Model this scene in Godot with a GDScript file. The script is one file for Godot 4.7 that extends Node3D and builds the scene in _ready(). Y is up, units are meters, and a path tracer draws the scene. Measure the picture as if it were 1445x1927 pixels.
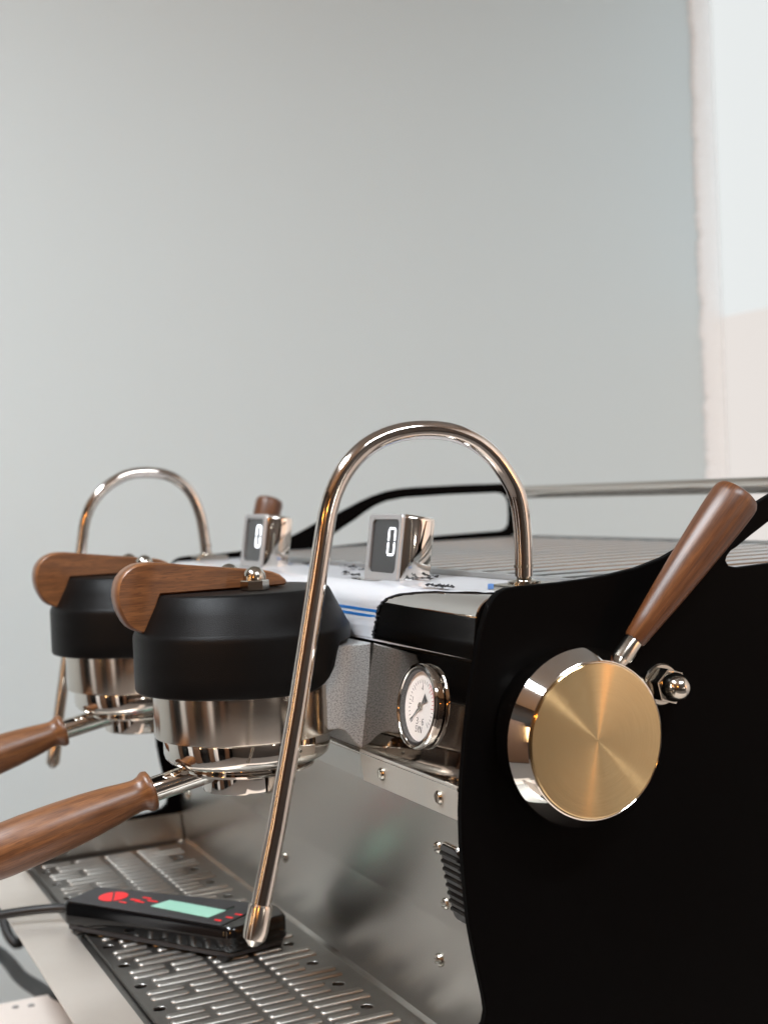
extends Node3D
# Close-up of a two-group espresso machine on a counter, seen from its right side.
# Axes: x to the machine's right, y up, z towards the barista. Origin: axis of the nearer group, at the lower rim of its steel ring.

const SPACING := 0.287          # between the two groups
const MID := -0.1435            # middle of the machine
const PANEL := 0.200            # outer face of the right side panel
const TRAY := -0.196            # top of the drip grate

var M := {}
var machine: Node3D
var rng := RandomNumberGenerator.new()

# ------------------------------------------------------------------ mesh builder
class Mb:
	var v := PackedVector3Array()
	var uv := PackedVector2Array()
	var sg := PackedInt32Array()
	var group := 1
	var start := 0

	func begin() -> void:
		start = v.size()
		group += 40

	func tri(a: Vector3, b: Vector3, c: Vector3, g: int, ua := Vector2.ZERO, ub := Vector2.ZERO, uc := Vector2.ZERO) -> void:
		if (b - a).cross(c - a).length_squared() < 1e-20:
			return
		v.append(a); v.append(b); v.append(c)
		uv.append(ua); uv.append(ub); uv.append(uc)
		sg.append(g)

	func quad(a: Vector3, b: Vector3, c: Vector3, d: Vector3, g: int, ua := Vector2.ZERO, ub := Vector2.ZERO, uc := Vector2.ZERO, ud := Vector2.ZERO) -> void:
		tri(a, b, c, g, ua, ub, uc)
		tri(a, c, d, g, ua, uc, ud)

	# closed shape: turn it so that its faces look outwards (Godot: clockwise)
	func close() -> void:
		var mid := Vector3.ZERO
		for i in range(start, v.size()):
			mid += v[i]
		mid /= maxf(1.0, v.size() - start)
		var vol := 0.0
		for i in range(start, v.size(), 3):
			vol += (v[i] - mid).dot((v[i + 1] - mid).cross(v[i + 2] - mid))
		if vol > 0.0:
			flip()

	# open sheet: turn it so that it looks towards dir
	func face(dir: Vector3) -> void:
		var sum := 0.0
		for i in range(start, v.size(), 3):
			sum += (v[i + 1] - v[i]).cross(v[i + 2] - v[i]).dot(dir)
		if sum > 0.0:
			flip()

	func flip() -> void:
		for i in range(start, v.size(), 3):
			var t := v[i + 1]
			v[i + 1] = v[i + 2]; v[i + 2] = t
			var u := uv[i + 1]
			uv[i + 1] = uv[i + 2]; uv[i + 2] = u

	# profile of (radius, height) round the y axis of xf; mode 0: u round the axis, mode 1: wood grain along the axis
	func lathe(profile: Array, xf := Transform3D.IDENTITY, n := 48, mode := 0, sharp := 32.0, a0 := 0.0, a1 := TAU) -> void:
		begin()
		var g := group
		var s := 0.0
		for i in profile.size() - 1:
			var p: Vector2 = profile[i]
			var q: Vector2 = profile[i + 1]
			if i > 0:
				var was: Vector2 = p - profile[i - 1]
				if absf(rad_to_deg(was.angle_to(q - p))) > sharp:
					g += 1
			var t := s + p.distance_to(q)
			for k in n:
				var a := a0 + (a1 - a0) * k / n
				var b := a0 + (a1 - a0) * (k + 1) / n
				var pa := xf * Vector3(p.x * sin(a), p.y, p.x * cos(a))
				var pb := xf * Vector3(p.x * sin(b), p.y, p.x * cos(b))
				var qa := xf * Vector3(q.x * sin(a), q.y, q.x * cos(a))
				var qb := xf * Vector3(q.x * sin(b), q.y, q.x * cos(b))
				if mode == 0:
					quad(pa, pb, qb, qa, g, Vector2(a / TAU, s * 10), Vector2(b / TAU, s * 10), Vector2(b / TAU, t * 10), Vector2(a / TAU, t * 10))
				else:
					quad(pa, pb, qb, qa, g, Vector2(s * 8, a / TAU), Vector2(s * 8, b / TAU), Vector2(t * 8, b / TAU), Vector2(t * 8, a / TAU))
			s = t
		close()
		group = g

	# polygon (in xf's xy plane) from z = d0 to z = d1 with a small chamfer; holes with caps given as index lists
	func extrude(loops: Array, d0: float, d1: float, xf := Transform3D.IDENTITY, bev := 0.0005, caps := [], uvs := 8.0, sharp := 32.0) -> void:
		begin()
		var flat := []
		var inner := []
		var base := group
		for l in loops.size():
			var loop: PackedVector2Array = loops[l]
			var n := loop.size()
			if Geometry2D.is_polygon_clockwise(loop) == (l == 0):
				printerr("loop runs the wrong way ", l)
			var sign := 1.0
			var ins := PackedVector2Array()
			for i in n:
				var e0 := (loop[i] - loop[(i - 1 + n) % n]).normalized()
				var e1 := (loop[(i + 1) % n] - loop[i]).normalized()
				var n0 := Vector2(e0.y, -e0.x) * sign
				var n1 := Vector2(e1.y, -e1.x) * sign
				var m := (n0 + n1)
				m = m / maxf(0.4, m.length_squared()) * 2.0
				ins.append(loop[i] - m * bev)
			var g := base + 1
			var s := 0.0
			for i in n:
				var j := (i + 1) % n
				if i > 0:
					var e0 := loop[i] - loop[i - 1]
					if absf(rad_to_deg(e0.angle_to(loop[j] - loop[i]))) > sharp:
						g += 1
				var t := s + loop[i].distance_to(loop[j])
				var a := loop[i]; var b := loop[j]; var c := ins[i]; var d := ins[j]
				var f := func(p: Vector2, z: float) -> Vector3: return xf * Vector3(p.x, p.y, z)
				quad(f.call(a, d0 + bev), f.call(b, d0 + bev), f.call(b, d1 - bev), f.call(a, d1 - bev), g, Vector2(s, d0) * uvs, Vector2(t, d0) * uvs, Vector2(t, d1) * uvs, Vector2(s, d1) * uvs)
				if bev > 0.0:
					quad(f.call(c, d0), f.call(d, d0), f.call(b, d0 + bev), f.call(a, d0 + bev), g if bev > 0.0011 else g + 2000, Vector2(s, d0) * uvs, Vector2(t, d0) * uvs, Vector2(t, d0) * uvs, Vector2(s, d0) * uvs)
					quad(f.call(a, d1 - bev), f.call(b, d1 - bev), f.call(d, d1), f.call(c, d1), g if bev > 0.0011 else g + 3000, Vector2(s, d1) * uvs, Vector2(t, d1) * uvs, Vector2(t, d1) * uvs, Vector2(s, d1) * uvs)
				s = t
			base = g + 4
			for p in ins:
				inner.append(p)
		if caps.is_empty():
			caps = [range(inner.size())]
		for cap in caps:
			var poly := PackedVector2Array()
			for i in cap:
				poly.append(inner[i])
			var ids := Geometry2D.triangulate_polygon(poly)
			if ids.is_empty():
				printerr("cap failed ", poly.size())
			for k in range(0, ids.size(), 3):
				var a := poly[ids[k]]; var b := poly[ids[k + 1]]; var c := poly[ids[k + 2]]
				if (b - a).cross(c - a) < 0.0:
					var w := b
					b = c; c = w
				tri(xf * Vector3(a.x, a.y, d1), xf * Vector3(b.x, b.y, d1), xf * Vector3(c.x, c.y, d1), base + 5000, a * uvs, b * uvs, c * uvs)
				tri(xf * Vector3(a.x, a.y, d0), xf * Vector3(c.x, c.y, d0), xf * Vector3(b.x, b.y, d0), base + 6000, a * uvs, c * uvs, b * uvs)
		close()
		group = base

	func box(size: Vector3, xf := Transform3D.IDENTITY, bev := 0.0005) -> void:
		var h := size / 2
		extrude_simple(PackedVector2Array([Vector2(-h.x, -h.y), Vector2(h.x, -h.y), Vector2(h.x, h.y), Vector2(-h.x, h.y)]), -h.z, h.z, xf, bev)

	# same as extrude, one counter-clockwise or clockwise loop
	func extrude_simple(loop: PackedVector2Array, d0: float, d1: float, xf := Transform3D.IDENTITY, bev := 0.0005, uvs := 8.0, sharp := 32.0) -> void:
		if Geometry2D.is_polygon_clockwise(loop):
			loop = loop.duplicate()
			loop.reverse()
		extrude([loop], d0, d1, xf, bev, [], uvs, sharp)

	# tube along points; radius per point
	func tube(pts: Array, radii: Array, n := 20, mode := 0) -> void:
		begin()
		var rings := []
		var t0: Vector3 = (pts[1] - pts[0]).normalized()
		var side := t0.cross(Vector3.UP if absf(t0.y) < 0.9 else Vector3.RIGHT).normalized()
		var len := 0.0
		for i in pts.size():
			var t: Vector3
			if i == 0: t = pts[1] - pts[0]
			elif i == pts.size() - 1: t = pts[i] - pts[i - 1]
			else: t = (pts[i + 1] - pts[i]).normalized() + (pts[i] - pts[i - 1]).normalized()
			t = t.normalized()
			side = (side - t * side.dot(t)).normalized()
			var up := t.cross(side)
			if i > 0: len += pts[i].distance_to(pts[i - 1])
			var ring := []
			for k in n:
				var a := TAU * k / n
				ring.append(pts[i] + (side * cos(a) + up * sin(a)) * radii[i])
			rings.append([ring, len])
		for i in rings.size() - 1:
			for k in n:
				var k2 := (k + 1) % n
				var s: float = rings[i][1] * 8
				var t: float = rings[i + 1][1] * 8
				quad(rings[i][0][k], rings[i][0][k2], rings[i + 1][0][k2], rings[i + 1][0][k], group, Vector2(s, float(k) / n), Vector2(s, float(k + 1) / n), Vector2(t, float(k + 1) / n), Vector2(t, float(k) / n))
		for e in [0, rings.size() - 1]:
			for k in n:
				var k2 := (k + 1) % n
				if e == 0:
					tri(pts[0], rings[0][0][k2], rings[0][0][k], group + 1)
				else:
					tri(pts[e], rings[e][0][k], rings[e][0][k2], group + 2)
		close()
		group += 3

	# grid of points, rows of equal length; smooth
	func grid(rows: Array, wrap := false, flat_rows := []) -> void:
		var g := group
		for i in rows.size() - 1:
			if i in flat_rows:
				g += 1
			var n: int = rows[i].size()
			for k in (n if wrap else n - 1):
				var k2 := (k + 1) % n
				var u := float(k) / n
				var w := float(k + 1) / n
				quad(rows[i][k], rows[i][k2], rows[i + 1][k2], rows[i + 1][k], g, Vector2(u, i * 0.1), Vector2(w, i * 0.1), Vector2(w, i * 0.1 + 0.1), Vector2(u, i * 0.1 + 0.1))
		group = g + 1

	func mesh() -> ArrayMesh:
		var st := SurfaceTool.new()
		st.begin(Mesh.PRIMITIVE_TRIANGLES)
		for i in range(0, v.size(), 3):
			st.set_smooth_group(sg[i / 3])
			for k in 3:
				st.set_uv(uv[i + k])
				st.add_vertex(v[i + k])
		st.generate_normals()
		return st.commit()

# ------------------------------------------------------------------ helpers
func obj(called: String, what, mat: Material, parent: Node3D, at := Transform3D.IDENTITY) -> MeshInstance3D:
	var o := MeshInstance3D.new()
	o.name = called
	o.mesh = what.mesh() if what is Mb else what
	o.material_override = mat
	o.transform = at
	parent.add_child(o, true)
	return o

func tag(o: Node3D, label: String, category: String, group := "") -> Node3D:
	o.set_meta("label", label)
	o.set_meta("category", category)
	if group: o.set_meta("group", group)
	return o

func struct(called: String, what, mat: Material, at := Transform3D.IDENTITY) -> MeshInstance3D:
	var o := obj(called, what, mat, self, at)
	o.set_meta("kind", "structure")
	return o

func at(p: Vector3) -> Transform3D:
	return Transform3D(Basis.IDENTITY, p)

# a frame whose y axis is dir
func along(p: Vector3, dir: Vector3, hint := Vector3.RIGHT) -> Transform3D:
	var y := dir.normalized()
	var x := (hint - y * hint.dot(y)).normalized()
	return Transform3D(Basis(x, y, x.cross(y)), p)

# a frame whose xy plane is the machine's side view: x -> world z, y -> world y, z -> world -x ... kept right-handed
func side(x := 0.0) -> Transform3D:
	return Transform3D(Basis(Vector3(0, 0, 1), Vector3(0, 1, 0), Vector3(-1, 0, 0)), Vector3(x, 0, 0))

# plan coordinates read at height -0.16 carried along to the tray's own height
func tx(x: float) -> float:
	return 0.9005 + (x - 0.9005) * 1.1089

func tz(z: float) -> float:
	return 0.3118 + (z - 0.3118) * 1.1089

func v2(a: Array) -> PackedVector2Array:
	var p := PackedVector2Array()
	for i in range(0, a.size(), 2):
		p.append(Vector2(a[i], a[i + 1]))
	return p

func round_rect(w: float, h: float, r: float, n := 6) -> PackedVector2Array:
	var p := PackedVector2Array()
	for c in [[1, 1, 0], [-1, 1, 1], [-1, -1, 2], [1, -1, 3]]:
		for k in n + 1:
			var a: float = (c[2] + float(k) / n) * PI / 2
			p.append(Vector2(c[0] * (w / 2 - r) + cos(a) * r, c[1] * (h / 2 - r) + sin(a) * r))
	return p

func smooth_path(pts: Array, step := 6) -> Array:
	var c := Curve3D.new()
	for i in pts.size():
		var a: Vector3 = pts[maxi(i - 1, 0)]
		var b: Vector3 = pts[mini(i + 1, pts.size() - 1)]
		var t := (b - a) / 6.0
		c.add_point(pts[i], -t, t)
	var r := []
	for i in pts.size() - 1:
		for k in step:
			r.append(c.sample(i, float(k) / step))
	r.append(pts[-1])
	return r

# ------------------------------------------------------------------ textures and materials
func noise_image(size: int, freq: float, octaves := 3, seed := 1, stretch := Vector2.ONE) -> Image:
	var n := FastNoiseLite.new()
	n.seed = seed
	n.noise_type = FastNoiseLite.TYPE_SIMPLEX_SMOOTH
	n.frequency = freq
	n.fractal_octaves = octaves
	var im: Image = n.get_seamless_image(int(size / stretch.x), int(size / stretch.y))
	im.convert(Image.FORMAT_L8)
	im.resize(size, size, Image.INTERPOLATE_CUBIC)
	return im

func ramp(im: Image, lo: float, hi: float) -> Image:
	var d := im.get_data()
	for i in d.size():
		d[i] = int(clampf(lerpf(lo, hi, d[i] / 255.0), 0, 1) * 255)
	return Image.create_from_data(im.get_width(), im.get_height(), false, Image.FORMAT_L8, d)

func tex(im: Image) -> ImageTexture:
	return ImageTexture.create_from_image(im)

func wood_image(seed: int) -> Image:
	var size := 512
	var bands := noise_image(size, 0.045, 3, seed, Vector2(16, 1)).get_data()
	var fine := noise_image(size, 0.16, 2, seed + 5, Vector2(24, 1)).get_data()
	var pores := noise_image(size, 0.3, 1, seed + 9, Vector2(12, 1)).get_data()
	var out := PackedByteArray()
	out.resize(size * size * 3)
	for i in size * size:
		var b := bands[i] / 255.0
		var t := clampf(0.5 + (b - 0.5) * 0.9 + (fine[i] / 255.0 - 0.5) * 0.55, 0, 1)
		var p := clampf((pores[i] / 255.0 - 0.60) * 5.0, 0, 1) * 0.38
		var c := Color(0.325, 0.208, 0.118).lerp(Color(0.52, 0.362, 0.224), t)
		c = c.lerp(Color(0.24, 0.13, 0.07), p)
		out[i * 3] = int(c.r * 255); out[i * 3 + 1] = int(c.g * 255); out[i * 3 + 2] = int(c.b * 255)
	return Image.create_from_data(size, size, false, Image.FORMAT_RGB8, out)

func mat(called: String, color: Color, rough: float, metal := 0.0) -> StandardMaterial3D:
	var m := StandardMaterial3D.new()
	m.resource_name = called
	m.albedo_color = color
	m.roughness = rough
	m.metallic = metal
	M[called] = m
	return m

func rough_map(m: StandardMaterial3D, t: Texture2D, scale: Vector3) -> void:
	m.roughness_texture = t
	m.roughness_texture_channel = BaseMaterial3D.TEXTURE_CHANNEL_RED
	m.uv1_triplanar = true
	m.uv1_scale = scale

func bump(m: StandardMaterial3D, t: Texture2D, cm: float, scale := Vector3.ZERO) -> void:
	m.heightmap_enabled = true
	m.heightmap_texture = t
	m.heightmap_scale = cm
	if scale != Vector3.ZERO:
		m.uv1_triplanar = true
		m.uv1_scale = scale

func glow(called: String, color: Color, energy: float) -> StandardMaterial3D:
	var m := mat(called, Color(0.02, 0.02, 0.02), 0.6)
	m.emission_enabled = true
	m.emission = color
	m.emission_energy_multiplier = energy
	return m

func streak_noise() -> Image:
	return noise_image(512, 0.25, 3, 21, Vector2(32, 1))

func materials() -> void:
	var grain := tex(noise_image(256, 0.12, 3, 3))
	var soft := tex(ramp(noise_image(256, 0.02, 4, 8), 0.8, 1.0))
	var rings := tex(ramp(streak_noise(), 0.6, 1.0))
	var streak := streak_noise()
	var streak_rough := tex(ramp(streak, 0.9, 1.0))
	var m := mat("chrome", Color(0.86, 0.84, 0.81), 0.05, 1.0)
	m = mat("tube_chrome", Color(0.78, 0.75, 0.72), 0.09, 1.0)
	m = mat("turned_steel", Color(0.80, 0.77, 0.73), 0.17, 1.0)
	m.anisotropy_enabled = true
	m.anisotropy = -0.7
	m = mat("brass", Color(0.84, 0.735, 0.55), 0.21, 1.0)
	m.anisotropy_enabled = true
	m.anisotropy = -0.98
	m.roughness_texture = rings
	m.roughness_texture_channel = BaseMaterial3D.TEXTURE_CHANNEL_RED
	m.uv1_scale = Vector3(1, 1.6, 1)
	m = mat("mirror_steel", Color(0.74, 0.72, 0.70), 0.035, 1.0)
	bump(m, soft, 0.004, Vector3(9, 9, 9))
	m = mat("gauge_steel", Color(0.66, 0.64, 0.62), 0.05, 1.0)
	m = mat("brushed_steel", Color(0.74, 0.725, 0.70), 0.27, 1.0)
	m.anisotropy_enabled = true
	m.anisotropy = 0.6
	m = mat("plate_steel", Color(0.80, 0.79, 0.76), 0.42, 0.7)
	rough_map(m, streak_rough, Vector3(3, 20, 20))
	m = mat("rail_steel", Color(0.84, 0.81, 0.775), 0.45, 0.75)
	rough_map(m, soft, Vector3(7, 7, 7))
	m = mat("grate_steel", Color(0.53, 0.52, 0.505), 0.42, 1.0)
	rough_map(m, soft, Vector3(12, 12, 12))
	m = mat("slot_steel", Color(0.64, 0.63, 0.61), 0.44, 1.0)
	m = mat("zinc", Color(0.72, 0.725, 0.72), 0.45)
	m.albedo_texture = tex(ramp(noise_image(256, 0.25, 2, 5), 0.48, 1.32))
	m.uv1_triplanar = true
	m.uv1_scale = Vector3(13, 13, 13)
	m = mat("powder_black", Color(0.035, 0.033, 0.033), 0.40)
	m.metallic_specular = 0.24
	bump(m, grain, 0.018, Vector3(44, 44, 44))
	m = mat("panel_black", Color(0.018, 0.016, 0.016), 0.48)
	m.metallic_specular = 0.1
	bump(m, grain, 0.003, Vector3(28, 28, 28))
	m = mat("gloss_black", Color(0.03, 0.03, 0.033), 0.12)
	m = mat("matte_black", Color(0.16, 0.158, 0.165), 0.5)
	bump(m, grain, 0.004, Vector3(40, 40, 40))
	m = mat("rubber", Color(0.035, 0.035, 0.035), 0.5)
	m = mat("case_grey", Color(0.50, 0.50, 0.50), 0.6)
	m = mat("film", Color(0.72, 0.725, 0.74), 0.3)
	m.clearcoat_enabled = true
	m.clearcoat = 0.5
	m.clearcoat_roughness = 0.12
	bump(m, soft, 0.03, Vector3(12, 12, 12))
	mat("film_blue", Color(0.07, 0.36, 0.62), 0.35)
	mat("torn_dark", Color(0.07, 0.075, 0.09), 0.6)
	for k in 2:
		m = mat(["wood", "wood_dark"][k], [Color(0.93, 0.89, 0.84), Color(0.78, 0.70, 0.61)][k], 0.38)
		m.albedo_texture = tex(wood_image(40 + 7 * k))
	mat("screen", Color(0.15, 0.15, 0.155), 0.22)
	mat("bezel", Color(0.60, 0.60, 0.60), 0.35, 0.35)
	mat("bolt_steel", Color(0.72, 0.70, 0.66), 0.16, 1.0)
	mat("dial_white", Color(0.86, 0.84, 0.82), 0.6)
	mat("print_black", Color(0.05, 0.05, 0.05), 0.7)
	mat("print_red", Color(0.68, 0.08, 0.09), 0.6)
	mat("logo_red", Color(0.90, 0.13, 0.15), 0.5)
	mat("gauge_inner", Color(0.07, 0.07, 0.07), 0.45)
	m = mat("glass", Color(1, 1, 1, 0.03), 0.02)
	m.metallic_specular = 0.2
	m.transparency = BaseMaterial3D.TRANSPARENCY_ALPHA
	glow("digit_glow", Color(0.95, 0.97, 1.0), 1.6)
	m = mat("lcd", Color(0.56, 0.74, 0.67), 0.3)
	m.emission_enabled = true
	m.emission = Color(0.42, 0.72, 0.62)
	m.emission_energy_multiplier = 0.05
	mat("cup_bar", Color(0.64, 0.65, 0.65), 0.36, 0.75)
	mat("cup_pan", Color(0.50, 0.50, 0.48), 0.5, 0.3)
	m = mat("wall_paint", Color(0.765, 0.802, 0.806), 0.75)
	bump(m, soft, 0.06, Vector3(3, 3, 3))
	m = mat("plaster", Color(0.95, 0.95, 0.945), 0.9)
	bump(m, grain, 0.5, Vector3(3, 3, 3))
	mat("wall_white", Color(0.93, 0.92, 0.91), 0.8)
	mat("wall_pink", Color(0.91, 0.85, 0.81), 0.8)
	mat("counter", Color(0.82, 0.785, 0.755), 0.5)
	mat("room_dark", Color(0.185, 0.17, 0.16), 0.8)
	mat("window_frame", Color(0.86, 0.86, 0.85), 0.5)
	mat("room_brown", Color(0.38, 0.275, 0.20), 0.6)
	mat("room_floor", Color(0.42, 0.415, 0.41), 0.6)
	mat("room_ceiling", Color(0.66, 0.66, 0.66), 0.9)

# ------------------------------------------------------------------ scene
func _ready() -> void:
	rng.seed = 7
	# camera
	var cam := Camera3D.new()
	cam.name = "camera"
	cam.transform = Transform3D(Basis(Vector3(0.42906, -0.04196, -0.90230), Vector3(0.00271, 0.99898, -0.04516), Vector3(0.90327, 0.01693, 0.42873)), Vector3(0.90052, 0.17047, 0.31184))
	cam.fov = 42.15
	cam.near = 0.02
	cam.far = 40.0
	var lens := CameraAttributesPhysical.new()
	lens.frustum_focal_length = 31.14
	lens.frustum_focus_distance = 0.87
	lens.frustum_near = 0.02
	lens.frustum_far = 40.0
	lens.exposure_aperture = 4.6
	cam.attributes = lens
	add_child(cam)
	cam.current = true
	# surroundings and exposure
	var we := WorldEnvironment.new()
	we.name = "surroundings"
	var env := Environment.new()
	env.background_mode = Environment.BG_COLOR
	env.background_color = Color(0, 0, 0)
	env.tonemap_mode = Environment.TONE_MAPPER_LINEAR
	env.tonemap_exposure = 2.85
	env.sdfgi_enabled = true
	env.ssao_enabled = true
	env.ssil_enabled = true
	we.environment = env
	add_child(we)
	materials()
	lights()
	room()
	machine = Node3D.new()
	machine.name = "espresso_machine"
	add_child(machine)
	tag(machine, "two group espresso machine with black side panels and walnut levers", "espresso machine")
	body()
	for k in 2:
		group_head(k)
		display(k)
	side_panels()
	drip_tray()
	cup_tray()
	wands()
	knobs()
	gauge()
	portafilters()
	scale_device()
	cords()

func lamp_panel(called: String, p: Vector3, dir: Vector3, size: Vector2, color: Color, energy: float, seen: float, label: String) -> void:
	var hint := Vector3.UP if absf(dir.y) < 0.9 else Vector3.BACK
	var b := Basis.looking_at(dir, hint)
	var t := Node3D.new()
	t.name = called
	add_child(t, true)
	t.transform = Transform3D(b, p)
	tag(t, label, "lamp")
	var g := glow(called + "_glow", color, seen)
	var mb := Mb.new()
	mb.box(Vector3(size.x + 0.04, size.y + 0.04, 0.03), at(Vector3(0, 0, 0.022)), 0.003)
	obj("lamp_housing", mb, M.room_ceiling, t)
	mb = Mb.new()
	mb.box(Vector3(size.x, size.y, 0.008), at(Vector3(0, 0, 0.002)), 0.001)
	obj("lamp_diffuser", mb, g, t)
	var l := AreaLight3D.new()
	l.name = "area_light"
	l.area_size = size
	l.light_color = color
	l.light_energy = energy
	l.area_normalize_energy = true
	l.shadow_enabled = true
	l.position = Vector3(0, 0, -0.006)
	t.add_child(l)

func lights() -> void:
	# two ceiling lamps over the barista's side and the right of the machine
	lamp_panel("ceiling_lamp", Vector3(0.25, 1.66, 0.95), Vector3.DOWN, Vector2(1.2, 0.3), Color(0.945, 0.975, 1.0), 1.9, 8.0, "long white ceiling lamp over the front of the machine")
	lamp_panel("ceiling_lamp", Vector3(1.55, 1.66, -0.45), Vector3.DOWN, Vector2(0.3, 1.0), Color(0.945, 0.975, 1.0), 1.05, 8.0, "ceiling lamp to the right of the machine")
	warm_tube(Vector3(0.22, 0.25, 1.99), "warm upright tube lamp by the first brown cupboard's door")
	warm_tube(Vector3(1.02, 0.35, 1.99), "warm upright tube lamp beside the white cupboard")
	# small pendant bulbs: two warm ones on the barista's side, a warm and a white one to the right of the machine
	for k in 4:
		var t := Node3D.new()
		t.name = "pendant_bulb"
		add_child(t, true)
		t.position = [Vector3(1.9, 0.75, 1.2), Vector3(0.9, 0.85, 2.0), Vector3(1.62, 0.36, -1.30), Vector3(2.30, 0.20, -0.72)][k]
		tag(t, ["warm pendant bulb by the right wall", "warm pendant bulb by the front wall", "warm pendant bulb in the back right corner", "white pendant bulb hanging low by the right wall"][k], "lamp")
		var warm := k < 3
		var mb := Mb.new()
		mb.lathe([Vector2(0, -0.05), Vector2(0.03, -0.04), Vector2(0.045, -0.01), Vector2(0.045, 0.01), Vector2(0.03, 0.04), Vector2(0, 0.05)], Transform3D.IDENTITY, 20)
		obj("bulb_glass", mb, glow("bulb_glow_%d" % k, Color(1.0, 0.66, 0.30) if warm else Color(1.0, 0.96, 0.92), 22.0 if k < 2 else 9.0), t)
		mb = Mb.new()
		mb.tube([Vector3(0, 0.05, 0), Vector3(0, 1.70 - t.position.y, 0)], [0.004, 0.004], 8)
		obj("bulb_cord", mb, M.rubber, t)
		var l := OmniLight3D.new()
		l.name = "bulb_light"
		l.light_color = Color(1.0, 0.68, 0.36) if warm else Color(1.0, 0.96, 0.92)
		l.light_energy = 0.16 if k < 2 else 0.06
		l.light_size = 0.045
		l.omni_range = 8
		l.omni_attenuation = 2
		l.shadow_enabled = true
		t.add_child(l)

func warm_tube(p: Vector3, label: String) -> void:
	var t := Node3D.new()
	t.name = "wall_lamp"
	add_child(t, true)
	t.position = p
	tag(t, label, "lamp")
	var mb := Mb.new()
	mb.box(Vector3(0.05, 0.62, 0.02), at(Vector3(0, 0, 0.018)), 0.003)
	obj("lamp_back", mb, M.room_dark, t)
	mb = Mb.new()
	mb.box(Vector3(0.035, 0.60, 0.012), Transform3D.IDENTITY, 0.003)
	obj("lamp_tube", mb, glow("wall_lamp_glow", Color(1.0, 0.80, 0.56), 1.8), t)
	var l := AreaLight3D.new()
	l.name = "lamp_light"
	l.area_size = Vector2(0.035, 0.60)
	l.light_color = Color(1.0, 0.80, 0.56)
	l.light_energy = 0.03
	l.area_normalize_energy = true
	l.shadow_enabled = true
	l.position = Vector3(0, 0, -0.010)
	t.add_child(l)

func slab(called: String, lo: Vector3, hi: Vector3, m: Material) -> MeshInstance3D:
	var mb := Mb.new()
	mb.box(hi - lo, at((hi + lo) / 2), 0.0)
	return struct(called, mb, m)

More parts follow.
